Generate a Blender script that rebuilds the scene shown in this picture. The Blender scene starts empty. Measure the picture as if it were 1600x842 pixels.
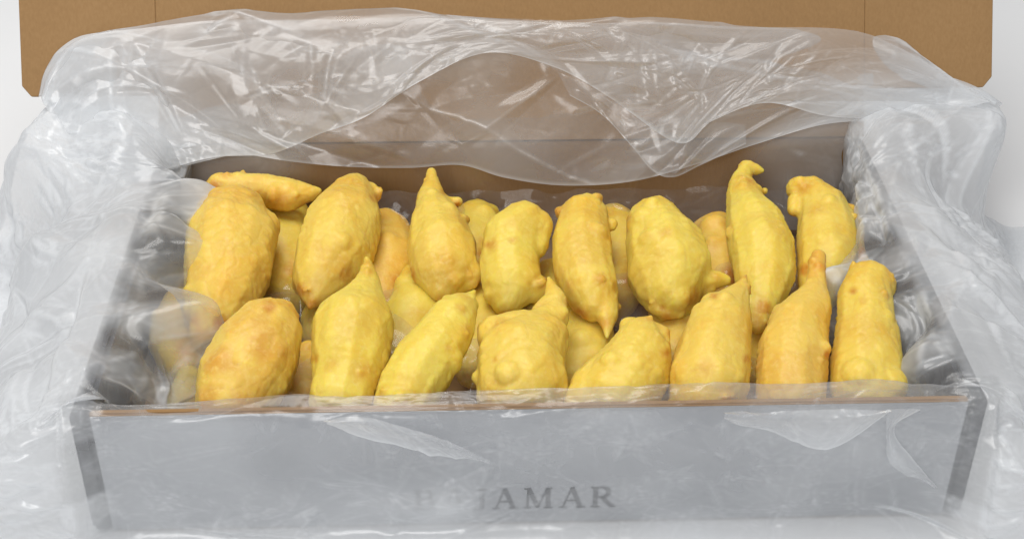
import bpy, bmesh, math, random
import numpy as np
from mathutils import Vector, noise, geometry

# ------------------------------------------------------------------ camera, light, exposure
SC = bpy.context.scene
COL = SC.collection
W2, D, H = 0.2, 0.236, 0.0695            # box: half width, depth, height (m)
CAM = np.array([-0.02773, -0.47294, 0.46829])
PITCH, YAW, ROLL = 0.602943, -0.038063, -0.007641
FPX = 1600 * 50 / 36.0
_cp, _sp, _cw, _sw = math.cos(PITCH), math.sin(PITCH), math.cos(YAW), math.sin(YAW)
FWD = np.array([-_sw * _cp, _cw * _cp, -_sp])
_r = np.array([_cw, _sw, 0.0]); _d = np.cross(FWD, _r)
RIGHT = math.cos(ROLL) * _r + math.sin(ROLL) * _d
DOWN = -math.sin(ROLL) * _r + math.cos(ROLL) * _d

cam = bpy.data.objects.new('camera', bpy.data.cameras.new('camera'))
COL.objects.link(cam)
from mathutils import Matrix
m = Matrix.Identity(4)
for i in range(3):
    m[i][0], m[i][1], m[i][2], m[i][3] = RIGHT[i], -DOWN[i], -FWD[i], CAM[i]
cam.matrix_world = m
cam.data.lens = 50; cam.data.sensor_width = 36
cam.data.clip_start = 0.01; cam.data.clip_end = 50
SC.camera = cam

world = bpy.data.worlds.new('World'); SC.world = world; world.use_nodes = True
bg = world.node_tree.nodes['Background']
bg.inputs[0].default_value = (0.95, 0.97, 1.0, 1); bg.inputs[1].default_value = 0.36

def area(name, loc, target, sx, sy, power, col=(1, 1, 1)):
    l = bpy.data.lights.new(name, 'AREA'); l.shape = 'RECTANGLE'
    l.size, l.size_y, l.energy, l.color = sx, sy, power, col
    o = bpy.data.objects.new(name, l); COL.objects.link(o)
    o.location = loc
    o.rotation_euler = (Vector(target) - Vector(loc)).to_track_quat('-Z', 'Y').to_euler()
    return o
area('softbox_overhead', (-0.2, 0.24, 1.32), (0, 0.12, 0.05), 0.9, 0.7, 11.6, (1.0, 0.985, 0.96))
area('added_front_fill', (-0.45, -1.35, 1.15), (0, 0.08, 0.05), 0.9, 0.6, 14.5, (1.0, 0.99, 0.98))  # added fill lamp that brightens the front panel and the film

SC.view_settings.view_transform = 'Standard'
SC.view_settings.look = 'None'
SC.view_settings.exposure = 0.0
SC.view_settings.gamma = 1.0
SC.view_settings.use_curve_mapping = False
SC.cycles.use_denoising = True
SC.cycles.max_bounces = 12
SC.cycles.transparent_max_bounces = 32
SC.cycles.transmission_bounces = 8
SC.cycles.caustics_reflective = False
SC.cycles.caustics_refractive = False
SC.cycles.sample_clamp_indirect = 6.0
SC.cycles.use_adaptive_sampling = True
SC.cycles.adaptive_threshold = 0.01

# ------------------------------------------------------------------ helpers
def ray(px, py):
    return FWD + RIGHT * ((px - 800) / FPX) + DOWN * ((py - 421) / FPX)
def at_z(px, py, z):
    d = ray(px, py); return CAM + d * ((z - CAM[2]) / d[2])
def at_y(px, py, y):
    d = ray(px, py); return CAM + d * ((y - CAM[1]) / d[1])
def depth(p):
    return float((np.asarray(p) - CAM) @ FWD)

def link(name, me, mat=None, parent=None, smooth=False):
    o = bpy.data.objects.new(name, me); COL.objects.link(o)
    if mat: me.materials.append(mat)
    if parent: o.parent = parent
    if smooth:
        me.polygons.foreach_set('use_smooth', [True] * len(me.polygons))
    return o
def tag(o, label, cat=None, group=None, kind=None):
    o['label'] = label
    if cat: o['category'] = cat
    if group: o['group'] = group
    if kind: o['kind'] = kind
    return o
def empty(name, loc=(0, 0, 0)):
    o = bpy.data.objects.new(name, None); COL.objects.link(o); o.location = loc
    o.empty_display_size = 0.02
    return o

def nodes(name):
    mt = bpy.data.materials.new(name); mt.use_nodes = True
    nt = mt.node_tree; nt.nodes.clear()
    out = nt.nodes.new('ShaderNodeOutputMaterial')
    return mt, nt, out
def N(nt, t, **kw):
    n = nt.nodes.new(t)
    for k, v in kw.items():
        if k in n.inputs: n.inputs[k].default_value = v
        else: setattr(n, k, v)
    return n
def ramp(nt, fac, stops):
    r = nt.nodes.new('ShaderNodeValToRGB')
    while len(r.color_ramp.elements) < len(stops): r.color_ramp.elements.new(0.5)
    for e, (p, c) in zip(r.color_ramp.elements, stops):
        e.position = p; e.color = c if len(c) == 4 else (*c, 1)
    nt.links.new(fac, r.inputs[0]); return r
def math_node(nt, op, a, b=None, clamp=False):
    n = nt.nodes.new('ShaderNodeMath'); n.operation = op; n.use_clamp = clamp
    for i, v in enumerate((a, b)):
        if v is None: continue
        if isinstance(v, (int, float)): n.inputs[i].default_value = v
        else: nt.links.new(v, n.inputs[i])
    return n.outputs[0]

# ------------------------------------------------------------------ materials
def mat_table():
    mt, nt, out = nodes('white_tabletop')
    tc = N(nt, 'ShaderNodeTexCoord')
    n = N(nt, 'ShaderNodeTexNoise', Scale=6.0, Detail=4.0); nt.links.new(tc.outputs['Object'], n.inputs['Vector'])
    r = ramp(nt, n.outputs[0], [(0.3, (0.86, 0.865, 0.87)), (0.7, (0.89, 0.89, 0.89))])
    b = N(nt, 'ShaderNodeBsdfPrincipled', Roughness=0.55)
    nt.links.new(r.outputs[0], b.inputs['Base Color']); nt.links.new(b.outputs[0], out.inputs[0])
    return mt

def mat_kraft():
    mt, nt, out = nodes('kraft_cardboard')
    tc = N(nt, 'ShaderNodeTexCoord')
    mp = N(nt, 'ShaderNodeMapping'); mp.inputs['Scale'].default_value = (1, 1, 0.25)
    nt.links.new(tc.outputs['Object'], mp.inputs[0])
    n = N(nt, 'ShaderNodeTexNoise', Scale=700.0, Detail=3.0); nt.links.new(mp.outputs[0], n.inputs['Vector'])
    n2 = N(nt, 'ShaderNodeTexNoise', Scale=9.0, Detail=5.0); nt.links.new(tc.outputs['Object'], n2.inputs['Vector'])
    mix = math_node(nt, 'ADD', math_node(nt, 'MULTIPLY', n.outputs[0], 0.45), math_node(nt, 'MULTIPLY', n2.outputs[0], 0.55))
    r = ramp(nt, mix, [(0.3, (0.275, 0.158, 0.066)), (0.5, (0.31, 0.18, 0.076)), (0.7, (0.345, 0.205, 0.09))])
    # faint flute lines of the corrugated core telegraphing through
    wv = N(nt, 'ShaderNodeTexWave', Scale=45.0, Distortion=0.6); wv.bands_direction = 'X'
    nt.links.new(tc.outputs['Object'], wv.inputs['Vector'])
    h = math_node(nt, 'ADD', math_node(nt, 'MULTIPLY', wv.outputs[1], 0.35), n.outputs[0])
    bp = N(nt, 'ShaderNodeBump', Strength=0.18, Distance=0.0006); nt.links.new(h, bp.inputs['Height'])
    b = N(nt, 'ShaderNodeBsdfPrincipled', Roughness=0.8)
    b.inputs['Specular IOR Level'].default_value = 0.25
    nt.links.new(r.outputs[0], b.inputs['Base Color']); nt.links.new(bp.outputs[0], b.inputs['Normal'])
    nt.links.new(b.outputs[0], out.inputs[0]); return mt

def mat_dark():
    mt, nt, out = nodes('black_marbled_print')
    tc = N(nt, 'ShaderNodeTexCoord')
    n = N(nt, 'ShaderNodeTexNoise', Scale=55.0, Detail=7.0, Roughness=0.65, Distortion=1.2); nt.links.new(tc.outputs['Object'], n.inputs['Vector'])
    r = ramp(nt, n.outputs[0], [(0.36, (0.006, 0.006, 0.008)), (0.5, (0.022, 0.022, 0.027)), (0.62, (0.09, 0.09, 0.105)), (0.75, (0.03, 0.03, 0.036))])
    b = N(nt, 'ShaderNodeBsdfPrincipled', Roughness=0.45)
    nt.links.new(r.outputs[0], b.inputs['Base Color']); nt.links.new(b.outputs[0], out.inputs[0]); return mt

def mat_grey():
    mt, nt, out = nodes('grey_printed_card')
    tc = N(nt, 'ShaderNodeTexCoord')
    n = N(nt, 'ShaderNodeTexNoise', Scale=14.0, Detail=6.0); nt.links.new(tc.outputs['Object'], n.inputs['Vector'])
    r = ramp(nt, n.outputs[0], [(0.3, (0.29, 0.30, 0.32)), (0.7, (0.36, 0.37, 0.39))])
    b = N(nt, 'ShaderNodeBsdfPrincipled', Roughness=0.5)
    nt.links.new(r.outputs[0], b.inputs['Base Color']); nt.links.new(b.outputs[0], out.inputs[0]); return mt

def mat_ink():
    mt, nt, out = nodes('dark_printing_ink')
    tc = N(nt, 'ShaderNodeTexCoord')
    n = N(nt, 'ShaderNodeTexNoise', Scale=120.0, Detail=3.0); nt.links.new(tc.outputs['Object'], n.inputs['Vector'])
    r = ramp(nt, n.outputs[0], [(0.3, (0.02, 0.02, 0.024)), (0.7, (0.06, 0.06, 0.07))])
    b = N(nt, 'ShaderNodeBsdfPrincipled', Roughness=0.5)
    nt.links.new(r.outputs[0], b.inputs['Base Color']); nt.links.new(b.outputs[0], out.inputs[0]); return mt

def mat_film(name, rough=0.19, gloss=0.042, tint=(0.90, 0.92, 0.94)):
    """thin polythene: see-through, milky where the 'haze' attribute says so, glossy"""
    mt, nt, out = nodes(name)
    at = N(nt, 'ShaderNodeAttribute', attribute_name='haze')
    lw = N(nt, 'ShaderNodeLayerWeight', Blend=0.5)
    tc = N(nt, 'ShaderNodeTexCoord')
    n1 = N(nt, 'ShaderNodeTexNoise', Scale=140.0, Detail=2.0, Roughness=0.5); nt.links.new(tc.outputs['Object'], n1.inputs['Vector'])
    bp = N(nt, 'ShaderNodeBump', Strength=0.10, Distance=0.0010); nt.links.new(n1.outputs[0], bp.inputs['Height'])
    f2 = math_node(nt, 'MULTIPLY', math_node(nt, 'MULTIPLY', lw.outputs['Facing'], lw.outputs['Facing']), 0.35)
    fac = math_node(nt, 'ADD', at.outputs['Fac'], math_node(nt, 'MULTIPLY', f2, math_node(nt, 'ADD', at.outputs['Fac'], 0.35)), clamp=True)
    tr = N(nt, 'ShaderNodeBsdfTransparent'); tr.inputs[0].default_value = (0.97, 0.97, 0.97, 1)
    df = N(nt, 'ShaderNodeBsdfDiffuse'); df.inputs[0].default_value = (*tint, 1)
    tl = N(nt, 'ShaderNodeBsdfTranslucent'); tl.inputs[0].default_value = (*tint, 1)
    ms = N(nt, 'ShaderNodeMixShader', Fac=0.45); nt.links.new(df.outputs[0], ms.inputs[1]); nt.links.new(tl.outputs[0], ms.inputs[2])
    m1 = N(nt, 'ShaderNodeMixShader'); nt.links.new(fac, m1.inputs[0]); nt.links.new(tr.outputs[0], m1.inputs[1]); nt.links.new(ms.outputs[0], m1.inputs[2])
    gl = N(nt, 'ShaderNodeBsdfGlossy', Roughness=rough); nt.links.new(bp.outputs[0], gl.inputs['Normal'])
    f4 = math_node(nt, 'POWER', lw.outputs['Facing'], 4.0)
    gf = math_node(nt, 'ADD', math_node(nt, 'MULTIPLY', f4, 0.45), gloss)
    m2 = N(nt, 'ShaderNodeMixShader'); nt.links.new(gf, m2.inputs[0]); nt.links.new(m1.outputs[0], m2.inputs[1]); nt.links.new(gl.outputs[0], m2.inputs[2])
    nt.links.new(m2.outputs[0], out.inputs[0])
    return mt

def mat_batter():
    mt, nt, out = nodes('golden_batter')
    tc = N(nt, 'ShaderNodeTexCoord'); oi = N(nt, 'ShaderNodeObjectInfo')
    n1 = N(nt, 'ShaderNodeTexNoise', Scale=38.0, Detail=4.0, Roughness=0.6); nt.links.new(tc.outputs['Object'], n1.inputs['Vector'])
    c1 = ramp(nt, n1.outputs[0], [(0.25, (0.80, 0.62, 0.13)), (0.5, (0.785, 0.58, 0.098)), (0.66, (0.77, 0.505, 0.066)), (0.82, (0.74, 0.41, 0.045))])
    at = N(nt, 'ShaderNodeAttribute', attribute_name='brown')
    n2 = N(nt, 'ShaderNodeTexNoise', Scale=120.0, Detail=5.0); nt.links.new(tc.outputs['Object'], n2.inputs['Vector'])
    bf = math_node(nt, 'MULTIPLY', at.outputs['Fac'], math_node(nt, 'ADD', math_node(nt, 'MULTIPLY', n2.outputs[0], 1.4), 0.15), clamp=True)
    mx = N(nt, 'ShaderNodeMix', data_type='RGBA'); nt.links.new(bf, mx.inputs[0])
    nt.links.new(c1.outputs[0], mx.inputs[6]); mx.inputs[7].default_value = (0.58, 0.25, 0.03, 1)
    # pale flour speckle
    n5 = N(nt, 'ShaderNodeTexNoise', Scale=420.0, Detail=3.0); nt.links.new(tc.outputs['Object'], n5.inputs['Vector'])
    sp = N(nt, 'ShaderNodeMapRange'); sp.inputs['From Min'].default_value = 0.50; sp.inputs['From Max'].default_value = 0.75
    sp.inputs['To Max'].default_value = 0.30; nt.links.new(n5.outputs[0], sp.inputs[0])
    mx2 = N(nt, 'ShaderNodeMix', data_type='RGBA'); nt.links.new(sp.outputs[0], mx2.inputs[0])
    nt.links.new(mx.outputs[2], mx2.inputs[6]); mx2.inputs[7].default_value = (0.87, 0.73, 0.27, 1)
    hs = N(nt, 'ShaderNodeHueSaturation'); nt.links.new(mx2.outputs[2], hs.inputs['Color'])
    nt.links.new(math_node(nt, 'ADD', math_node(nt, 'MULTIPLY', oi.outputs['Random'], 0.022), 0.486), hs.inputs['Hue'])
    n6 = N(nt, 'ShaderNodeTexNoise', Scale=300.0, Detail=4.0, Roughness=0.6); nt.links.new(tc.outputs['Object'], n6.inputs['Vector'])
    n7 = N(nt, 'ShaderNodeTexNoise', Scale=750.0, Detail=3.0); nt.links.new(tc.outputs['Object'], n7.inputs['Vector'])
    hh = math_node(nt, 'ADD', math_node(nt, 'MULTIPLY', n6.outputs[0], 0.5), math_node(nt, 'MULTIPLY', n7.outputs[0], 0.5))
    bp = N(nt, 'ShaderNodeBump', Strength=0.42, Distance=0.0008); nt.links.new(hh, bp.inputs['Height'])
    b = N(nt, 'ShaderNodeBsdfPrincipled', Roughness=0.44)
    b.inputs['Specular IOR Level'].default_value = 0.34
    b.inputs['Subsurface Weight'].default_value = 0.7
    b.inputs['Subsurface Radius'].default_value = (1.0, 0.6, 0.10)
    b.inputs['Subsurface Scale'].default_value = 0.006
    nt.links.new(hs.outputs[0], b.inputs['Base Color']); nt.links.new(bp.outputs[0], b.inputs['Normal'])
    nt.links.new(b.outputs[0], out.inputs[0]); return mt

M_TABLE, M_KRAFT, M_DARK, M_GREY, M_INK, M_BATTER = mat_table(), mat_kraft(), mat_dark(), mat_grey(), mat_ink(), mat_batter()
M_FILM = mat_film('clear_polythene_film')
M_SHEET = mat_film('clear_interleaf_film', 0.12, 0.03)

# ------------------------------------------------------------------ the setting: white table
def grid_mesh(name, P):
    """P: (n, m, 3) array of points -> quad mesh."""
    n, k = P.shape[:2]
    idx = np.arange(n * k).reshape(n, k)
    F = np.stack([idx[:-1, :-1], idx[1:, :-1], idx[1:, 1:], idx[:-1, 1:]], -1).reshape(-1, 4)
    me = bpy.data.meshes.new(name)
    me.vertices.add(n * k); me.vertices.foreach_set('co', P.reshape(-1).astype(np.float32))
    me.loops.add(F.size); me.loops.foreach_set('vertex_index', F.reshape(-1).astype(np.int32))
    me.polygons.add(len(F)); me.polygons.foreach_set('loop_start', np.arange(0, F.size, 4, dtype=np.int32))
    me.update(calc_edges=True); me.validate()
    return me

tb = np.array([[(x, y, 0.0) for y in np.linspace(-1.5, 6, 6)] for x in np.linspace(-4, 4, 6)])
table = link('tabletop', grid_mesh('tabletop', tb), M_TABLE)
tag(table, 'plain white tabletop under the box and its bag', kind='structure')

# ------------------------------------------------------------------ the box
def box_mesh(name, lo, hi, bevel=0.0008, rnd=0.0):
    bm = bmesh.new()
    bmesh.ops.create_cube(bm, size=1)
    for v in bm.verts:
        for i in range(3): v.co[i] = lo[i] + (v.co[i] + 0.5) * (hi[i] - lo[i])
    bmesh.ops.bevel(bm, geom=bm.edges[:], offset=bevel, segments=2, affect='EDGES')
    me = bpy.data.meshes.new(name); bm.to_mesh(me); bm.free(); return me

BOX = empty('cardboard_box', (0, D / 2, 0))
tag(BOX, 'open shallow cardboard box, grey printed front, brown lid folded back', 'box')
BOX_OFF = Vector((0, -D / 2, 0))
def part(name, me, mat, parent=BOX, label=None):
    o = link(name, me, mat, parent)
    if parent is BOX: o.location = BOX_OFF
    if label: o['label'] = label
    return o
T = 0.0035; TS = 0.0085
part('bottom_panel', box_mesh('bottom_panel', (-W2 + TS, T + .0005, 0.001), (W2 - TS, D - T - .0005, 0.0045)), M_KRAFT)
front = part('front_panel', box_mesh('front_panel', (-W2 + TS + .0003, 0.0008, 0.001), (W2 - TS - .0003, 0.0008 + T, H)), M_KRAFT, label='front panel with grey print outside')
# grey printed face laid on the front panel
part('printed_face', box_mesh('printed_face', (-W2 + TS + .0006, 0.0001, 0.0014), (W2 - TS - .0006, 0.0009, H - .0012), 0.0002), M_GREY, front)
part('back_panel', box_mesh('back_panel', (-W2 + TS + .0003, D - T, 0.001), (W2 - TS - .0003, D, H)), M_KRAFT)
for s in (-1, 1):
    x0, x1 = sorted((s * W2, s * (W2 - TS)))
    part('side_panel', box_mesh('side_panel', (x0, -0.0006, 0.001), (x1, D + .0006, H), 0.002), M_DARK, label='black marbled double-thickness side panel')

# lid leaning back 30 degrees from the rear edge, dust flaps folded out flat
LID_A = math.radians(30)
LU = np.array([0, math.sin(LID_A), math.cos(LID_A)]); LN = np.array([0, -math.cos(LID_A), math.sin(LID_A)])
def lid_outline(name, pts, th=0.0035):
    """pts in lid plane (x, up); extruded by th behind the plane."""
    bm = bmesh.new()
    o = np.array([0, D - 0.0038, H + 0.0003])
    vs = [bm.verts.new(o + np.array([x, 0, 0]) + LU * u) for x, u in pts]
    f = bm.faces.new(vs)
    r = bmesh.ops.extrude_face_region(bm, geom=[f])
    for v in r['geom']:
        if isinstance(v, bmesh.types.BMVert): v.co -= Vector(LN) * th
    bmesh.ops.recalc_face_normals(bm, faces=bm.faces[:])
    bmesh.ops.bevel(bm, geom=bm.edges[:], offset=0.0004, segments=1, affect='EDGES')
    me = bpy.data.meshes.new(name); bm.to_mesh(me); bm.free(); return me
lid = part('lid', lid_outline('lid', [(-W2, .0012), (W2, .0012), (W2, 0.30), (-W2, 0.30)]), M_KRAFT)
for s in (-1, 1):
    pts = [(s * (W2 + .00005), .0285), (s * (.2745 - .001 * s) - s * .005, .0285), (s * (.2745 - .001 * s), .0345), (s * (.2745 - .001 * s), .27), (s * .268, .298), (s * (W2 + .00005), .298)]
    if s < 0: pts = pts[::-1]
    part('lid_flap', lid_outline('lid_flap', pts), M_KRAFT, lid)

# lettering on the front panel: serif capitals built from strokes, each a thin raised print
def letter_mesh(ch, h=0.0115):
    bm = bmesh.new()
    def quad(a, b, w):
        a = np.array(a, float); b = np.array(b, float); t = (b - a) / np.linalg.norm(b - a)
        n = np.array([-t[1], t[0]]) * w / 2
        q = [a - n, b - n, b + n, a + n]
        fr = [bm.verts.new((p[0] * h, -0.00012, p[1] * h)) for p in q]
        bk = [bm.verts.new((p[0] * h, 0.00012, p[1] * h)) for p in q]
        bm.faces.new(fr)
        for i in range(4): bm.faces.new((fr[i], bk[i], bk[(i + 1) % 4], fr[(i + 1) % 4]))
    def arc(c, rx, ry, a0, a1, w, k=10):
        A = np.radians(np.linspace(a0, a1, k + 1))
        for i in range(k):
            wi = w * (0.45 + 0.55 * abs(math.cos((A[i] + A[i + 1]) / 2)))
            quad((c[0] + rx * math.cos(A[i]), c[1] + ry * math.sin(A[i])), (c[0] + rx * math.cos(A[i + 1]), c[1] + ry * math.sin(A[i + 1])), wi)
    S = 0.17; s = 0.07
    def serif(x, y, w=0.34): quad((x - w / 2, y), (x + w / 2, y), 0.06)
    if ch == 'B':
        quad((.15, 0), (.15, 1), S); serif(.12, .03, .26); serif(.12, .97, .26)
        quad((.15, .97), (.42, .97), s); quad((.15, .52), (.45, .52), s); quad((.15, .03), (.45, .03), s)
        arc((.40, .745), .2, .22, -90, 90, S); arc((.42, .275), .25, .245, -90, 90, S); wd = .78
    elif ch == 'A':
        quad((.12, 0), (.44, 1), s); quad((.44, 1), (.78, 0), S); quad((.24, .36), (.66, .36), s)
        serif(.12, .03, .26); serif(.78, .03, .34); wd = .93
    elif ch == 'J':
        quad((.32, .1), (.32, 1), S); serif(.32, .97); arc((.17, .1), .15, .14, -150, 0, S); wd = .5
    elif ch == 'M':
        quad((.14, 0), (.16, 1), s); quad((.18, 1), (.52, .05), S); quad((.52, .05), (.86, 1), s); quad((.9, 0), (.88, 1), S)
        serif(.14, .03, .26); serif(.9, .03, .34); serif(.12, .97, .2); serif(.92, .97, .22); wd = 1.1
    elif ch == 'R':
        quad((.17, 0), (.17, 1), S); serif(.17, .03); serif(.13, .97, .26)
        quad((.17, .97), (.42, .97), s); quad((.17, .5), (.42, .5), s); arc((.42, .735), .22, .235, -90, 90, S)
        quad((.4, .5), (.78, .02), S); serif(.82, .03, .2); wd = .93
    bmesh.ops.recalc_face_normals(bm, faces=bm.faces[:])
    me = bpy.data.meshes.new('letter'); bm.to_mesh(me); bm.free()
    return me, wd * h
tx0 = at_y(648, 795, 0.0); tx1 = at_y(962, 788, 0.0)
LH = 0.0125
items = [letter_mesh(c, LH) for c in 'BAJAMAR']
tot = sum(w for _, w in items); gap = ((tx1[0] - tx0[0]) - tot) / 6.0
lx = tx0[0]; lz = (tx0[2] + tx1[2]) / 2 - 0.001
for me, w in items:
    o = link('letter', me, M_INK, front)
    o.location = (lx, -0.0001, lz); lx += w + gap
# ------------------------------------------------------------------ fritters
random.seed(4); np.random.seed(4)
def fritter(label, chains, z0, z1, brown=(), seed=0, lump=1.0, rot=None, group='battered fritters of the top layer', vox=0.0009, zmap=None):
    """chains: lists of (px, py, r_px); the height of a sphere runs from z0 (highest pixel row of the body) to z1 (lowest)."""
    ally = [p[1] for c in chains for p in c]; ya, yb = min(ally), max(ally)
    bm = bmesh.new(); cs = []
    for c in chains:
        pts = []
        for (px, py, r) in c:
            t = (py - ya) / max(1, yb - ya)
            z = z0 + (z1 - z0) * t
            p = at_z(px, py, z); R = (1.03 if vox < 0.0015 else 1.18) * r * depth(p) / FPX
            lim = D - 0.007 - R * 0.9
            if p[1] > lim: p = at_y(px, py, lim)
            lim = R * 0.97 + 0.0065
            if p[1] < lim: p = at_y(px, py, lim)
            pts.append((p, R))
        out = []
        for (a, ra), (b, rb) in zip(pts[:-1], pts[1:]):
            n = max(1, int(np.linalg.norm(b - a) / (0.22 * min(ra, rb) + 0.0004)))
            for i in range(n): out.append((a + (b - a) * i / n, ra + (rb - ra) * i / n))
        out.append(pts[-1]); cs += out
    ctr = np.mean([p for p, r in cs], 0)
    # puffs of batter bulging out of the crust
    rg = np.random.default_rng(seed + 100)
    big = [q for q in cs if q[1] > 0.0045]
    for _ in range(int(9 * lump) if big else 0):
        p, r = big[rg.integers(len(big))]
        d = rg.normal(size=3); d[1] -= 0.4; d[2] += 0.3; d /= np.linalg.norm(d)
        rr = r * (0.25 + 0.35 * rg.random())
        cs.append((p + d * (r * (1.0 + 0.06 * rg.random()) - rr * 0.72), rr))
    # ragged crumbs, drips and frills of batter that stuck out and fried darker
    crumbs = []
    if vox < 0.0015:
        for _ in range(9):
            p, r = big[rg.integers(len(big))] if rg.random() < .6 else big[-1 if rg.random() < .5 else 0]
            d = rg.normal(size=3); d[1] -= 0.2; d[2] += 0.1; d /= np.linalg.norm(d)
            q = p + d * r * 0.97; g = np.cross(d, rg.normal(size=3)); g /= np.linalg.norm(g)
            k = rg.integers(1, 4); rr = 0.0010 + 0.0013 * rg.random()
            for i in range(k):
                cs.append((q + g * i * rr * 0.9 + d * 0.0004 * i, rr * (1 - 0.08 * i)))
            crumbs.append((q + g * k * rr * 0.45 + d * rr, rr * (1.6 + 0.5 * k)))
    for p, r in cs:
        bmesh.ops.create_icosphere(bm, subdivisions=2, radius=r, matrix=Matrix.Translation(Vector(p - ctr)))
    me = bpy.data.meshes.new('battered_fritter'); bm.to_mesh(me); bm.free()
    o = bpy.data.objects.new('battered_fritter', me); COL.objects.link(o)
    md = o.modifiers.new('r', 'REMESH'); md.mode = 'VOXEL'; md.voxel_size = vox
    sm = o.modifiers.new('s', 'SMOOTH'); sm.factor = 0.5; sm.iterations = 4
    dg = bpy.context.evaluated_depsgraph_get()
    me2 = bpy.data.meshes.new_from_object(o.evaluated_get(dg))
    o.modifiers.clear(); o.data = me2; bpy.data.meshes.remove(me); me2.name = 'battered_fritter'
    n = len(me2.vertices)
    co = np.empty(n * 3); me2.vertices.foreach_get('co', co); co = co.reshape(-1, 3)
    no = np.empty(n * 3); me2.vertices.foreach_get('normal', no); no = no.reshape(-1, 3)
    off = Vector((seed * 3.17, seed * 1.31, -seed * 2.3))
    dsp = np.empty(n)
    ev, evec = np.linalg.eigh(np.cov(co.T)); axis = Vector(evec[:, 2])
    for i in range(n):
        v = Vector(co[i])
        a = noise.noise(v * 60 + off) * 0.0012
        b = noise.noise(v * 150 + off) * 0.00018
        q = noise.noise(v * 430 + off) * 0.00014
        w = abs(noise.noise(v * 110 - off)) ; w = -0.0003 * max(0, 0.12 - w) / 0.12    # shallow wrinkles
        al = v.dot(axis); k2 = noise.noise(Vector((al * 380, (v - axis * al).x * 110, (v - axis * al).z * 110)) + off) * 0.00010
        dsp[i] = a * lump + b * lump + q + w + k2
    co += no * dsp[:, None]
    br = np.zeros(n)
    for (px, py, r) in brown:
        # a browned patch around the spot of the piece that faces (px, py)
        g = ray(px, py)
        v = co + ctr - CAM; zz = v @ FWD
        pr = np.stack([800 + FPX * (v @ RIGHT) / zz, 421 + FPX * (v @ DOWN) / zz], 1)
        dd = np.hypot(pr[:, 0] - px, pr[:, 1] - py)
        near = np.where(dd < 2.2 * r)[0]
        wob = np.zeros(n)
        for j in near:
            q = Vector(co[j]); wob[j] = noise.noise(q * 90 + off) * 0.75 + noise.noise(q * 260 - off) * 0.35
        br = np.maximum(br, np.clip(1.05 - dd / r + wob, 0, 1) * (1.0 if r < 22 else 0.55) * (dd < 2.2 * r))
    for q, rr in crumbs:
        br = np.maximum(br, 0.55 * np.clip(1.3 - np.linalg.norm(co + ctr - q, axis=1) / rr, 0, 1))
    # uneven frying: large soft golden blotches
    for j in range(n):
        q = Vector(co[j]) * 42 + off * 1.7
        br[j] = max(br[j], min(0.24, max(0.0, noise.noise(q) * 0.9 + 0.3 * noise.noise(q * 2.6) - 0.12)))
    me2.vertices.foreach_set('co', co.ravel())
    at = me2.attributes.new('brown', 'FLOAT', 'POINT'); at.data.foreach_set('value', br.astype(np.float32))
    me2.materials.clear(); me2.materials.append(M_BATTER)
    me2.polygons.foreach_set('use_smooth', [True] * len(me2.polygons)); me2.update()
    o.location = ctr
    tag(o, label, 'fritter', group)
    return o

ZB0, ZB1, ZF0, ZF1 = 0.064, 0.047, 0.075, 0.053
F = fritter
F('longest stout golden fritter beside the box side, browned lower tip, under the horizontal one',
  [[(364, 346, 58), (362, 375, 72), (358, 420, 69), (350, 460, 58), (334, 500, 38), (318, 528, 22)], [(395, 345, 30), (412, 352, 27)], [(330, 330, 25), (318, 380, 26)]],
  ZB0, ZB1, [(316, 525, 26), (300, 500, 16), (345, 505, 16)], 1)
F('small finger fritter lying horizontally against the back panel with a browned hollow end',
  [[(330, 304, 19), (345, 294, 23), (380, 294, 25), (415, 298, 27), (450, 304, 27), (478, 302, 17), (499, 298, 6)]],
  0.062, 0.060, [(334, 293, 18), (440, 320, 22), (318, 305, 14)], 2)
F('plump fritter with a browned pointed lower end and a nub on its upper shoulder',
  [[(556, 292, 22), (548, 318, 42), (536, 355, 62), (522, 395, 62), (504, 430, 46), (493, 456, 26), (485, 478, 8)], [(578, 300, 16), (586, 306, 12)]],
  ZB0, ZB1, [(486, 476, 18), (545, 430, 14), (590, 305, 13), (468, 450, 15)], 3)
F('cone shaped fritter with a narrow blunt spout and a curled flake at its neck',
  [[(674, 270, 9), (675, 292, 15), (676, 318, 26), (683, 352, 42), (690, 390, 55), (694, 420, 52), (688, 448, 24)], [(690, 310, 10), (702, 314, 8), (715, 315, 8)], [(715, 425, 34), (735, 440, 12)]],
  ZB0, ZB1, [(692, 302, 11), (716, 318, 10), (640, 430, 16), (685, 468, 20)], 4)
F('bent fritter with a creased round top leaning on its smooth upright neighbour',
  [[(815, 350, 37), (800, 372, 46), (796, 408, 47), (800, 440, 46), (792, 470, 25)], [(840, 352, 24), (835, 385, 22)], [(835, 452, 24)]],
  ZB0, ZB1, [(802, 375, 12), (762, 382, 14), (855, 435, 10), (790, 490, 14)], 5)
F('smooth upright sausage shaped fritter with a pinched pointed tail at its foot',
  [[(912, 342, 39), (908, 380, 48), (913, 420, 48), (922, 452, 44), (928, 475, 28)], [(940, 470, 26), (949, 492, 18), (950, 512, 10), (949, 526, 4)], [(880, 335, 14), (872, 330, 8)], [(955, 350, 9), (958, 356, 5)]],
  ZB0, ZB1, [(868, 330, 12), (945, 505, 14), (900, 490, 20)], 6)
F('broad egg shaped fritter with a side nub and a curled lip along its foot',
  [[(1023, 352, 45), (1038, 385, 60), (1046, 420, 66), (1045, 448, 53), (1040, 470, 28)], [(1100, 440, 18), (1120, 437, 14), (1133, 438, 9)], [(1022, 481, 13), (1040, 488, 12), (1062, 488, 9)]],
  ZB0, ZB1, [(1085, 465, 18), (1045, 494, 18), (978, 340, 10), (1035, 480, 14)], 7)
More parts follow.
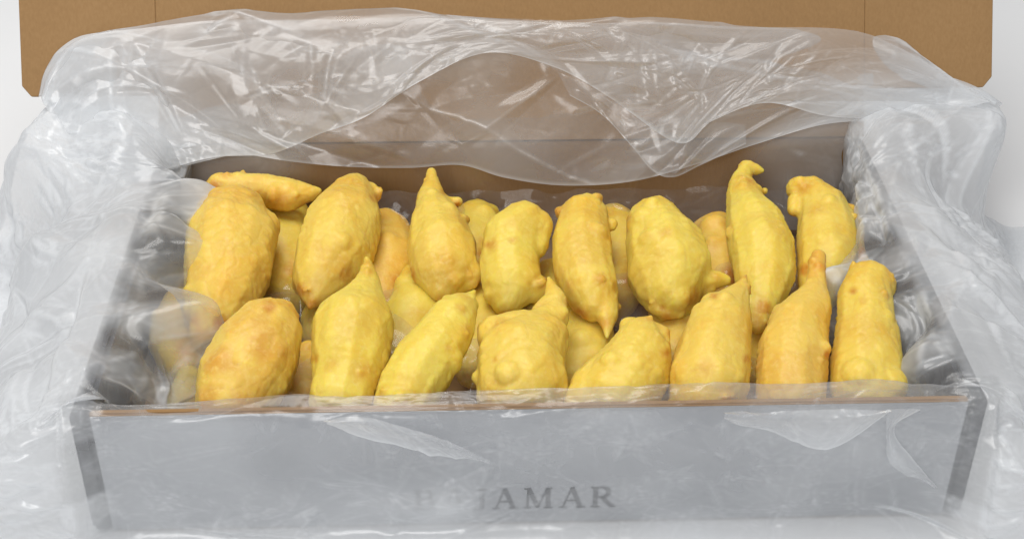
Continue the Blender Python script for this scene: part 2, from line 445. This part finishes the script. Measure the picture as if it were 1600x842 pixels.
F('fritter shaped like a bowling pin with a hooked knob on its thin neck',
  [[(1190, 266, 6), (1180, 264, 11), (1166, 262, 13), (1158, 282, 16), (1163, 310, 28), (1178, 350, 45), (1190, 392, 53), (1194, 430, 48), (1190, 465, 36), (1187, 495, 22), (1183, 512, 10)], [(1195, 299, 5)]],
  0.068, ZB1, [(1175, 282, 14), (1185, 505, 26), (1160, 440, 12), (1198, 480, 16)], 8)
F('fritter with a drooping rounded head beside the right-hand knobbed one, partly behind a thin-necked one',
  [[(1250, 297, 22), (1268, 300, 26), (1285, 325, 36), (1290, 365, 46), (1294, 405, 48), (1282, 440, 38), (1278, 470, 25)], [(1242, 315, 14), (1240, 328, 12)], [(1300, 312, 18), (1318, 350, 22)]],
  ZB0, ZB1, [(1240, 345, 16), (1256, 420, 14)], 9)
F('slim fritter squeezed upright between the drooping-headed one and the film',
  [[(1322, 335, 17), (1332, 370, 19), (1338, 405, 18)]], 0.058, 0.05, [(1345, 395, 14)], 10)
F('orange toned wide fritter leaning in the front corner, the most browned of the heap',
  [[(438, 492, 27), (415, 522, 58), (396, 556, 71), (380, 590, 72), (366, 622, 60), (358, 648, 52)], [(450, 515, 24)], [(440, 570, 22)]],
  0.070, ZF1, [(400, 530, 55), (345, 570, 40), (325, 620, 34), (380, 625, 35), (420, 480, 14)], 11)
F('pear shaped fritter with a long thin pointed tail standing up',
  [[(573, 404, 5), (576, 424, 11), (574, 450, 23), (563, 484, 44), (551, 518, 66), (546, 552, 62), (541, 588, 51), (533, 622, 50)]],
  ZF0, ZF1, [(490, 560, 10)], 12)
F('diagonal tapering fritter ending in a tiny round button',
  [[(741, 456, 7), (732, 468, 13), (722, 482, 26), (706, 504, 38), (686, 535, 47), (662, 570, 52), (642, 605, 51), (628, 634, 47)], [(700, 470, 10), (715, 468, 10)]],
  ZF0, ZF1, [(735, 580, 10), (640, 490, 8)], 13)
F('pale squat fritter with a lumpy knob and a small spike on its shoulder',
  [[(780, 526, 36), (815, 524, 40), (845, 528, 44), (812, 568, 70), (815, 605, 75), (815, 636, 68)], [(852, 508, 30), (866, 492, 24), (870, 470, 18), (862, 450, 9), (857, 434, 4)], [(845, 486, 13), (858, 476, 15)], [(748, 590, 14)]],
  0.072, ZF1, [(885, 470, 9)], 14)
F('smooth block shaped fritter with a flat square top edge',
  [[(1003, 528, 32), (1000, 556, 50), (984, 588, 62), (962, 622, 66)], [(950, 570, 26), (925, 605, 36), (915, 630, 36)], [(982, 512, 15), (1032, 522, 17), (1035, 550, 16)], [(1010, 515, 18)]],
  0.068, ZF1, [(1045, 520, 14), (1042, 550, 12)], 15)
F('shell shaped fritter with a curved browned point and a flap crease near it',
  [[(1166, 430, 4), (1158, 450, 13), (1143, 478, 30), (1124, 514, 50), (1114, 555, 59), (1107, 595, 65), (1102, 630, 58)]],
  ZF0, ZF1, [(1167, 428, 16), (1115, 462, 10), (1165, 560, 10)], 16)
F('fritter with a tall thin cylindrical neck rising from square shoulders',
  [[(1278, 402, 12), (1277, 430, 15), (1273, 456, 20), (1264, 485, 34), (1246, 515, 47), (1240, 548, 54), (1236, 585, 56), (1236, 620, 55)], [(1222, 492, 17), (1212, 505, 15)]],
  ZF0, ZF1, [(1292, 555, 10)], 17)
F('tall bottle shaped fritter with a bulbous head against the film of the box side',
  [[(1357, 442, 36), (1352, 462, 40), (1352, 495, 45), (1355, 530, 51), (1355, 570, 56), (1355, 612, 57)], [(1380, 450, 20)]],
  0.072, ZF1, [(1333, 455, 10), (1345, 470, 12)], 18)

# lower layer, seen in the gaps through the interleaf film
low = [[(445, 350, 40), (440, 400, 55), (450, 450, 40)], [(600, 370, 40), (605, 420, 52), (600, 470, 40)], [(655, 450, 35), (650, 500, 48), (640, 545, 40)],
       [(760, 470, 30), (755, 520, 40), (745, 570, 35)], [(960, 350, 30), (965, 410, 45), (960, 460, 38)], [(915, 510, 36), (915, 560, 44), (900, 600, 40)],
       [(1120, 370, 35), (1128, 410, 45), (1120, 460, 36)], [(540, 420, 26), (520, 470, 36), (505, 520, 30)], [(480, 570, 34), (470, 620, 40), (460, 650, 30)],
       [(296, 590, 18), (290, 620, 24), (296, 650, 24)], [(285, 480, 30), (275, 530, 38), (290, 570, 32)], [(1215, 500, 30), (1205, 550, 40), (1200, 590, 34)],
       [(745, 345, 30), (742, 385, 40), (745, 430, 34)], [(865, 440, 34), (862, 490, 42), (865, 530, 34)], [(1060, 480, 34), (1062, 520, 44), (1055, 560, 40)], [(462, 345, 26), (442, 362, 32)]]
low_where = ['between the longest stout fritter and the plump pointed one', 'between the plump pointed fritter and the cone shaped one',
    'under the cone shaped fritter, behind the diagonal one', 'between the diagonal fritter and the pale squat one',
    'between the sausage shaped fritter and the egg shaped one', 'between the pale squat fritter and the block shaped one',
    'between the egg shaped fritter and the bowling pin one', 'under the pointed lower end of the plump fritter',
    'between the orange toned wide fritter and the pear shaped one', 'in the box corner beside the orange toned wide fritter',
    'under the browned tip of the longest stout fritter', 'between the shell shaped fritter and the tall necked one',
    'between the cone shaped fritter and the bent one', 'under the bent fritter, behind the pale squat one',
    'under the egg shaped fritter, behind the block shaped one', 'under the horizontal finger fritter']
for i, c in enumerate(low):
    F('lower fritter glimpsed ' + low_where[i], [c], 0.030, 0.026, [(c[1][0] + 14, c[1][1] + 20, 20)], 30 + i, 1.0, None, 'battered fritters of the lower layer', 0.0018)

# ------------------------------------------------------------------ film: smooth lofts with creases
def catmull(P, n, axis):
    P = np.moveaxis(np.asarray(P, float), axis, 0)
    k = P.shape[0]
    # uniform in index with denser sampling where control spans are long
    seg = np.linalg.norm((P[1:] - P[:-1]).reshape(k - 1, -1), axis=1) + 1e-6
    cum = np.concatenate([[0], np.cumsum(seg)]); t = np.interp(np.linspace(0, cum[-1], n), cum, np.arange(k))
    i = np.minimum(t.astype(int), k - 2); u = (t - i)
    E = np.concatenate([[2 * P[0] - P[1]], P, [2 * P[-1] - P[-2]]])
    p0, p1, p2, p3 = E[i], E[i + 1], E[i + 2], E[i + 3]
    u = u.reshape(-1, *([1] * (P.ndim - 1)))
    R = 0.5 * (2 * p1 + (p2 - p0) * u + (2 * p0 - 5 * p1 + 4 * p2 - p3) * u ** 2 + (3 * p1 - p0 - 3 * p2 + p3) * u ** 3)
    return np.moveaxis(R, 0, axis)

def normals(P):
    du = np.gradient(P, axis=0); dv = np.gradient(P, axis=1)
    n = np.cross(du, dv); l = np.linalg.norm(n, axis=-1, keepdims=True)
    return n / np.maximum(l, 1e-12)

def facets(U, V, step, rng, stretch=1.0, ang=0.0):
    """crumpled film: flat triangles between random points with random heights, sampled on the (U, V) grid"""
    lo = np.array([-2 * step, -2 * step]); hi = np.array([U[-1] + 2 * step, V[-1] + 2 * step])
    n = int((hi - lo).prod() / step ** 2) + 6
    c, s = math.cos(ang), math.sin(ang)
    pts = lo + rng.random((n, 2)) * (hi - lo)
    q = np.stack([(pts[:, 0] * c + pts[:, 1] * s) / stretch, (-pts[:, 0] * s + pts[:, 1] * c)], 1)
    res = geometry.delaunay_2d_cdt([Vector(p) for p in q], [], [], 0, 1e-9)
    src = [o[0] for o in res[3]]
    z = rng.normal(size=n)
    out = np.zeros((len(U), len(V)))
    for t in res[2]:
        i = [src[k] for k in t]
        A, B, C = pts[i]
        u0, u1 = np.searchsorted(U, [min(A[0], B[0], C[0]), max(A[0], B[0], C[0])]); v0, v1 = np.searchsorted(V, [min(A[1], B[1], C[1]), max(A[1], B[1], C[1])])
        if u1 <= u0 or v1 <= v0: continue
        x = U[u0:u1, None]; y = V[None, v0:v1]
        det = (B[1] - C[1]) * (A[0] - C[0]) + (C[0] - B[0]) * (A[1] - C[1])
        if abs(det) < 1e-14: continue
        l1 = ((B[1] - C[1]) * (x - C[0]) + (C[0] - B[0]) * (y - C[1])) / det
        l2 = ((C[1] - A[1]) * (x - C[0]) + (A[0] - C[0]) * (y - C[1])) / det
        l3 = 1 - l1 - l2
        m = (l1 >= -1e-6) & (l2 >= -1e-6) & (l3 >= -1e-6)
        out[u0:u1, v0:v1][m] = (l1 * z[i[0]] + l2 * z[i[1]] + l3 * z[i[2]])[m]
    return out

def blur(h, k=1):
    for _ in range(k):
        p = np.pad(h, 1, mode='edge')
        h = (p[:-2, 1:-1] + p[2:, 1:-1] + p[1:-1, :-2] + p[1:-1, 2:] + 2 * p[1:-1, 1:-1]) / 6
    return h

def clouds(Q, n, size, lo, hi, rng):
    out = np.zeros(len(Q))
    for _ in range(n):
        c = lo + rng.random(2) * (hi - lo); a = rng.random() * math.pi; st = 1 + rng.random() * 3
        d = Q - c; u = (d[:, 0] * math.cos(a) + d[:, 1] * math.sin(a)) / (size * st); v = (-d[:, 0] * math.sin(a) + d[:, 1] * math.cos(a)) / size
        out += (rng.random() * 2 - 1) * np.exp(-(u * u + v * v))
    return out

def ridges(U, V, n, rng, lmin, lmax, wmin, wmax):
    """tension folds: straight or gently bowed tent profiles that taper out towards one end"""
    out = np.zeros((len(U), len(V)))
    for i in range(n):
        c = rng.random(2) * (U[-1], V[-1]); a = rng.random() * 2 * math.pi
        L = lmin + rng.random() * (lmax - lmin); w = wmin + rng.random() * (wmax - wmin); amp = (0.4 + rng.random()) * (1 if rng.random() < .7 else -1)
        bow = 0.2 * rng.normal()
        e = c + L * np.array([math.cos(a), math.sin(a)]); pad = 2 * w + 0.25 * L
        u0, u1 = np.searchsorted(U, [min(c[0], e[0]) - pad, max(c[0], e[0]) + pad]); v0, v1 = np.searchsorted(V, [min(c[1], e[1]) - pad, max(c[1], e[1]) + pad])
        if u1 <= u0 or v1 <= v0: continue
        x = U[u0:u1, None] - c[0]; y = V[None, v0:v1] - c[1]
        u = (x * math.cos(a) + y * math.sin(a)) / L; v = np.abs(-x * math.sin(a) + y * math.cos(a) + bow * L * u * u)
        prof = np.clip(np.minimum(u * 4, 1.0), 0, 1) * np.clip(1 - u, 0, 1)
        out[u0:u1, v0:v1] += amp * w * prof * np.clip(1 - v / (w * (0.35 + u.clip(0, 1))), 0, 1)
    return out

def film(name, ctrl, nu, nv, mat, parent, seed, amp=1.0, wmask=None, ang=None, label=None, nr=60, post=None, haze=0.2, var=0.1, hem=0.0, a1=0.0050, a2=0.0014, a3=0.0009, crew=1.0, fine=5):
    P = catmull(catmull(ctrl, nu, 0), nv, 1)
    du = np.linalg.norm(np.diff(P, axis=0), axis=-1).mean(1); dv = np.linalg.norm(np.diff(P, axis=1), axis=-1).mean(0)
    U = np.concatenate([[0], np.cumsum(du)]); V = np.concatenate([[0], np.cumsum(dv)])
    Q = np.stack(np.meshgrid(U, V, indexing='ij'), -1).reshape(-1, 2)
    rng = np.random.default_rng(seed)
    lo = np.array([0, 0.]); hi = np.array([U[-1], V[-1]]); A = U[-1] * V[-1]
    h = a1 * facets(U, V, 0.055, rng, 2.6, 0.4) + a2 * facets(U, V, 0.021, rng, 2.6, -0.5)
    h += 0.42 * ridges(U, V, nr, rng, 0.025, 0.12, 0.003, 0.010)
    busy = np.clip(0.55 + 0.8 * clouds(Q, int(A / 0.004) + 6, 0.04, lo, hi, rng).reshape(nu, nv), 0.12, 1.3)
    h += 0.50 * busy * ridges(U, V, int(nr * fine), rng, 0.008, 0.05, 0.0012, 0.0032)
    # fine crinkle in patches
    pm = np.zeros(len(Q))
    for _ in range(max(3, int(A / 0.004))):
        c = lo + rng.random(2) * (hi - lo); sz = 0.010 + rng.random() * 0.022
        pm = np.maximum(pm, np.exp(-((Q - c) ** 2).sum(1) / sz ** 2))
    pm = pm.reshape(nu, nv)
    h += (pm + 0.06) * a3 * facets(U, V, 0.0058, rng, 1.6, 0.2)
    h = blur(h, 1) * amp
    uu, vv = np.linspace(0, 1, nu)[:, None], np.linspace(0, 1, nv)[None, :]
    if wmask is not None: h = h * wmask(uu, vv, P)
    # film whitens where it is sharply creased
    lap = np.zeros_like(h); lap[1:-1, 1:-1] = np.abs(h[2:, 1:-1] + h[:-2, 1:-1] + h[1:-1, 2:] + h[1:-1, :-2] - 4 * h[1:-1, 1:-1])
    cre = np.clip(blur(lap, 1) / 0.00035, 0, 1.2)
    base = P
    P = P + normals(P) * h[..., None]
    if post is not None: P = post(P)
    hz = haze(uu, vv, base) if callable(haze) else np.full((nu, nv), haze)
    cl = clouds(Q, int(A / 0.0006) + 10, 0.014, lo, hi, rng).reshape(nu, nv)
    hz = hz * (1 + 0.28 * np.clip(cl, -1.2, 1.2) + 0.9 * cre * crew) + var * 0.25 * cl + 0.06 * cre * crew + 0.05 * pm
    if hem:
        hz = hz + hem * np.exp(-((V[-1] - V)[None, :] / 0.0012) ** 2)
    hz = np.clip(hz, 0.02, 0.92)
    me = grid_mesh(name, P)
    a = me.attributes.new('haze', 'FLOAT', 'POINT'); a.data.foreach_set('value', hz.ravel().astype(np.float32))
    o = link(name, me, mat, parent, smooth=True)
    if label: o['label'] = label
    return o

BAG = empty('plastic_bag', (0, 0, 0))
tag(BAG, 'large clear crinkled plastic bag lining the box and folded over its edges', 'plastic bag')

def Yh(py, off=0.0):
    return 0.262 - (py - 25) * (0.046 / 245) + off

crest = [(64, 150), (82, 105), (130, 58), (230, 42), (340, 30), (450, 30), (560, 28), (680, 24), (800, 30), (910, 34), (1030, 32), (1150, 40), (1320, 45), (1400, 70), (1480, 115), (1558, 163)]
hemC = [(150, 300), (200, 290), (262, 268), (330, 250), (380, 242), (450, 252), (540, 260), (640, 262), (720, 258), (790, 278), (880, 290), (985, 284), (1085, 258), (1180, 226), (1290, 195), (1400, 190)]
ctrl = []
for i, (c, h) in enumerate(zip(crest, hemC)):
    f = i / (len(crest) - 1); xw = -0.1908 + 0.3816 * f
    bot = [np.array([xw, 0.226, 0.012]), np.array([xw, 0.229, 0.045]), np.array([xw, 0.2295, 0.068])]
    C = at_y(c[0], c[1], Yh(c[1], 0.004))
    mid = 0.5 * bot[-1] + 0.5 * C + np.array([0, 0.004, 0])
    col = bot + [mid, C + np.array([0, 0.002, -0.004]), C]
    for t in (0.12, 0.4, 0.7, 1.0):
        px = c[0] + (h[0] - c[0]) * t; py = c[1] + (h[1] - c[1]) * t
        col.append(at_y(px, py, Yh(py, -0.001 * t)))
    ctrl.append(col)
def mC(u, v, P):
    return np.clip((v - 0.30) / 0.1, 0.35, 1) * (1 - 0.85 * np.exp(-((v - 0.56) / 0.06) ** 2)) * np.ones_like(u)
film('back_fold', ctrl, 640, 270, M_FILM, BAG, 11, 0.8, mC, nr=45, fine=1.2, a2=0.0007, a3=0.0004, haze=lambda u, v, P: 0.025 + 0.195 * np.clip((v - .4) / .2, 0, 1) + 0.38 * np.clip((np.abs(u - .5) - .34) / .08, 0, 1), hem=0.3, label='inner layer standing up against the lid and folded forward')

hemB = [(170, 290), (215, 278), (258, 264), (335, 244), (425, 238), (500, 208), (572, 182), (655, 128), (760, 82), (868, 104), (955, 152), (1060, 222), (1112, 188), (1195, 160), (1290, 180), (1400, 185)]
ctrl = []
for c, h in zip(crest, hemB):
    col = []
    for t in (0.0, 0.08, 0.35, 0.7, 1.0):
        px = c[0] + (h[0] - c[0]) * t; py = c[1] + 1.5 + (h[1] - c[1]) * t
        col.append(at_y(px, py, Yh(py, -0.001 - 0.007 * min(1, t * 4))))
    ctrl.append(col)
film('back_overlap', ctrl, 640, 170, M_FILM, BAG, 12, 0.7, lambda u, v, P: np.clip(v / 0.15, 0.15, 1) * np.ones_like(u), nr=70, fine=3.5, a3=0.0006, haze=lambda u, v, P: 0.27 + 0.22 * np.clip((np.abs(u - .5) - .34) / .08, 0, 1) + 0 * v, hem=0.3, label='crinkled outer layer with a peaked edge')

# a hanging tongue of film below the peak
top = [(870, 112), (930, 140), (985, 175), (1040, 205), (1075, 215), (1120, 192), (1165, 195)]
botm = [(890, 150), (940, 180), (985, 228), (1020, 268), (1052, 277), (1095, 258), (1165, 225)]
ctrl = [[at_y(a[0] + (b[0] - a[0]) * t, a[1] + (b[1] - a[1]) * t, Yh(a[1] + (b[1] - a[1]) * t, -0.004)) for t in (0, .35, .7, 1)] for a, b in zip(top, botm)]
film('film_tongue', ctrl, 120, 50, M_FILM, BAG, 13, 0.4, None, nr=8, haze=0.15, hem=0.3)

# skirt: runs from the rear left corner round the front to the rear right corner
def st(x, y, nx, ny, prof):
    return [np.array([x + nx * o, y + ny * o, z]) for o, z in prof]
SIDE = [(-.016, .012), (-.029, .042), (-.024, .069), (-.002, .0785), (.020, .072), (.048, .058), (.066, .034), (.08, .006), (.115, .003)]
FRONT = [(-.011, .012), (-.012, .045), (-.009, .0708), (-.003, .0732), (.004, .067), (.006, .046), (.008, .022), (.014, .005), (.05, .003)]
def vary(prof, **k):
    q = [list(p) for p in prof]
    for key, (do, dz) in k.items():
        i = int(key[1:]); q[i][0] += do; q[i][1] += dz
    return q
S = []
S.append([np.array(p) for p in [(-.185, .222, .015), (-.187, .226, .045), tuple(at_y(268, 220, .228)), tuple(at_y(200, 175, .232)), tuple(at_y(115, 145, .243)), tuple(at_y(62, 152, .240)), (-.29, .245, .05), (-.305, .242, .006), (-.33, .24, .003)]])
S.append([np.array(p) for p in [(-.186, .20, .014), (-.182, .205, .045), tuple(at_y(276, 290, .194)), tuple(at_y(215, 232, .201)), tuple(at_y(120, 225, .212)), tuple(at_y(22, 215, .216)), (-.30, .215, .035), (-.315, .21, .006), (-.34, .21, .003)]])
for y, k in [(.182, dict(r2=(-.012, .003), r1=(-.010, 0), r4=(0, .004))), (.165, dict(r2=(-.016, .001), r1=(-.016, 0))), (.145, dict(r2=(.002, 0), r3=(.002, .001), r5=(.005, .006))), (.125, dict(r1=(-.014, 0), r2=(-.020, .002), r4=(0, .005))),
             (.105, dict(r2=(.004, 0), r5=(0, -.004))), (.082, dict(r1=(-.016, 0), r2=(-.026, .003), r4=(0, .003))), (.06, dict(r2=(.003, 0), r1=(-.018, 0))), (.035, dict(r2=(-.006, -.004), r1=(-.010, 0), r4=(0, .004))), (.015, dict(r1=(-.008, 0)))]:
    S.append(st(-W2, y, -1, 0, vary(SIDE, **k)))
def corner(sx, a, b):
    # half way round the front corner
    out = []
    for (o, z), (o2, z2) in zip(SIDE, FRONT):
        oo = o * a + o2 * b; out.append((oo, (z * a + z2 * b)))
    return out
for sx in (-1,):
    S.append([np.array([-W2 - p[0] * .9 * (1 if p[0] > 0 else 1) , 0.0 - p[0] * .35, p[1]]) for p in corner(-1, .75, .25)])
    S.append([np.array([-W2 + .004 - p[0] * .5, 0.0 - p[0] * .8, p[1]]) for p in corner(-1, .35, .65)])
for x, k in [(-.18, dict(r2=(0, -.003), r3=(0, -.002))), (-.15, dict(r2=(0, -.003), r3=(0, -.003), r5=(.003, 0))), (-.115, dict(r2=(0, -.001), r6=(.004, 0))), (-.08, dict(r5=(.004, 0), r3=(0, -.001))), (-.04, dict(r2=(0, .001), r6=(.003, 0))),
             (0, dict(r2=(0, .003), r3=(0, .001), r5=(.002, 0))), (.04, dict(r2=(0, .002), r6=(.004, 0))), (.08, dict(r2=(0, .003), r3=(0, .001), r5=(.004, 0))), (.115, dict(r2=(0, .002), r6=(.003, 0))), (.15, dict(r2=(0, .002), r5=(.003, 0))), (.18, dict(r2=(0, -.002), r3=(0, -.002)))]:
    S.append(st(x, 0, 0, -1, vary(FRONT, **k)))
S.append([np.array([W2 - .004 + p[0] * .5, 0.0 - p[0] * .8, p[1]]) for p in corner(1, .35, .65)])
S.append([np.array([W2 + p[0] * .9, 0.0 - p[0] * .35, p[1]]) for p in corner(1, .75, .25)])
for y, k in [(.015, dict(r1=(-.006, 0))), (.035, dict(r2=(-.010, -.006), r1=(-.010, 0))), (.06, dict(r2=(.003, 0), r1=(-.004, 0))), (.085, dict(r1=(-.012, 0), r2=(-.016, .002), r4=(0, .005))), (.11, dict(r2=(-.004, -.002), r1=(-.014, 0), r5=(0, .006))),
             (.135, dict(r2=(.002, 0), r4=(0, .003))), (.16, dict(r2=(-.001, .002), r1=(.004, 0), r3=(-.002, .003))), (.182, dict(r2=(.002, .003), r1=(.006, 0), r3=(-.002, .004), r4=(0, .005)))]:
    S.append(st(W2, y, 1, 0, vary(SIDE, **k)))
S.append([np.array(p) for p in [(.186, .20, .014), (.182, .205, .045), tuple(at_y(1326, 252, .201)), tuple(at_y(1380, 198, .206)), tuple(at_y(1470, 190, .214)), tuple(at_y(1575, 205, .216)), (.275, .215, .035), (.29, .21, .006), (.31, .21, .003)]])
S.append([np.array(p) for p in [(.185, .222, .015), (.187, .226, .045), tuple(at_y(1320, 199, .228)), tuple(at_y(1385, 158, .232)), tuple(at_y(1475, 150, .243)), tuple(at_y(1560, 166, .240)), (.28, .245, .045), (.295, .242, .006), (.32, .24, .003)]])
def mS(u, v, P):
    x, y, z = P[..., 0], P[..., 1], P[..., 2]
    m = np.ones(x.shape)
    inb = (np.abs(x) < W2 - .004) & (y > 0.003) & (z < 0.066)
    fr = (y < 0.004) & (np.abs(x) < W2 + .002)
    m[fr] = 0.30
    m[(np.abs(np.abs(x) - W2) < 0.013) & (z > 0.045) & (y > 0)] = 0.45
    m[(y < 0.02) & (z > 0.06) & (np.abs(x) < W2)] = 0.3
    m[inb] = 0.9
    m *= np.clip((z - 0.001) / 0.01, 0.15, 1)
    m = blur(m, 4)
    return m
def clear_box(P):
    """keep the film off the table and out of the walls"""
    P0 = P; P = P.copy(); P[..., 2] = np.maximum(P[..., 2], 0.0015)
    x, y, z = P[..., 0], P[..., 1], P[..., 2]
    inw = (z < H + .0008)
    f = inw & (np.abs(x) < W2) & (y > -.0016) & (y < 0.003); y[f] = -.0016
    f2 = inw & (np.abs(x) < W2 - TS) & (y >= 0.003) & (y < 0.0058); y[f2] = 0.0058
    for s in (-1, 1):
        xs = x * s
        g = inw & (y > -.0016) & (y < D) & (xs > W2 - TS - .0012) & (xs < W2 - TS * .5); x[g] = s * (W2 - TS - .0012)
        g = inw & (y > -.0016) & (y < D) & (xs >= W2 - TS * .5) & (xs < W2 + .0012); x[g] = s * (W2 + .0012)
    dl = P - P0
    return P0 + np.stack([blur(dl[..., i], 5) for i in range(3)], -1)
def hS(u, v, P):
    x, y, z = P[..., 0], P[..., 1], P[..., 2]
    hz = np.full(x.shape, 0.5)
    inside = (np.abs(x) < W2 - .006) & (y > 0.006)
    hz[inside] = 0.22 + 0.13 * np.sin(170 * y[inside] + 40 * z[inside])
    hz[inside & (np.abs(x) > W2 - .05) & (y > .15)] = 0.36
    fr = (y <= 0.006)
    hz[fr] = (0.265 + 0.19 * np.clip((0.040 - z) / 0.03, 0, 1))[fr]
    hz[fr & (z > H)] = 0.12
    hz = hz + np.where(fr, 0.30 * np.exp(-((x + 0.030) / 0.026) ** 2 - ((z - 0.018) / 0.011) ** 2), 0)
    hz = np.where(fr, hz * (1 - 0.35 * np.exp(-((x - 0.03) / 0.022) ** 2 - ((z - 0.018) / 0.010) ** 2)), hz)
    cor = fr & (np.abs(x) > W2 - .014) & (np.abs(x) < W2 + .005)
    hz[cor] = 0.26
    hz[cor & (x < 0) & (z < .034)] = 0.5
    hz[cor & (x < 0) & (z > .062)] = 0.4
    hz[cor & (x > 0) & (z < .024) & (z > .014)] = 0.5
    hz[(np.abs(x) > W2 + .004)] = 0.56
    rim = (x > W2 - .010) & (x < W2 + .002) & (y > .006) & (y < .15)
    hz[rim] = 0.36
    lr = (x < -W2 + .006) & (x > -W2 - .002) & (y > .006) & (y < .09)
    hz[lr] = 0.5
    return blur(hz, 8)
film('bag_skirt', S, 1150, 290, M_FILM, BAG, 17, 0.9, mS, nr=230, fine=8, a1=0.0058, a2=0.0017, haze=hS, label='film lapped over the sides and front of the box', post=clear_box)

# loose doubled folds of film lying on the front
def fold(name, upper, lower, y0, seed, hz, n=90, m=40):
    c = [[at_y(a[0] + (b[0] - a[0]) * t, a[1] + (b[1] - a[1]) * t, y0 - 0.004 * math.sin(math.pi * t)) for t in (0, .33, .67, 1)] for a, b in zip(upper, lower)]
    return film(name, c, n, m, M_FILM, BAG, seed, 0.35, None, nr=6, haze=hz, hem=0.2)
fold('film_fold', [(505, 652), (560, 650), (640, 667), (705, 692), (764, 722)], [(512, 662), (575, 688), (655, 704), (718, 719), (765, 724)], -0.012, 31, 0.30)
fold('film_fold', [(1130, 646), (1215, 642), (1300, 639), (1392, 636)], [(1132, 652), (1212, 674), (1293, 700), (1392, 646)], -0.012, 32, 0.22)
fold('film_fold', [(1385, 640), (1380, 680), (1390, 730), (1455, 760)], [(1440, 642), (1400, 670), (1425, 712), (1464, 762)], -0.012, 33, 0.22)

# interleaf film between the two layers
xs = np.linspace(-.182, .182, 26); ys = np.linspace(.012, .224, 16); rng = np.random.default_rng(3)
ctrl = [[np.array([x, y, 0.0385 + 0.004 * rng.normal() * 0.6 + (0.004 * max(0, (y - .205) / .03)) + 0.010 * max(0, (abs(x) - .165) / .017)]) for y in ys] for x in xs]
sh = film('interleaf_film', ctrl, 360, 210, M_SHEET, None, 21, 0.6, None, nr=120, haze=0.03, var=0.03, crew=0.3)
tag(sh, 'clear crinkled film sheet spread between the two layers of fritters', 'plastic film')
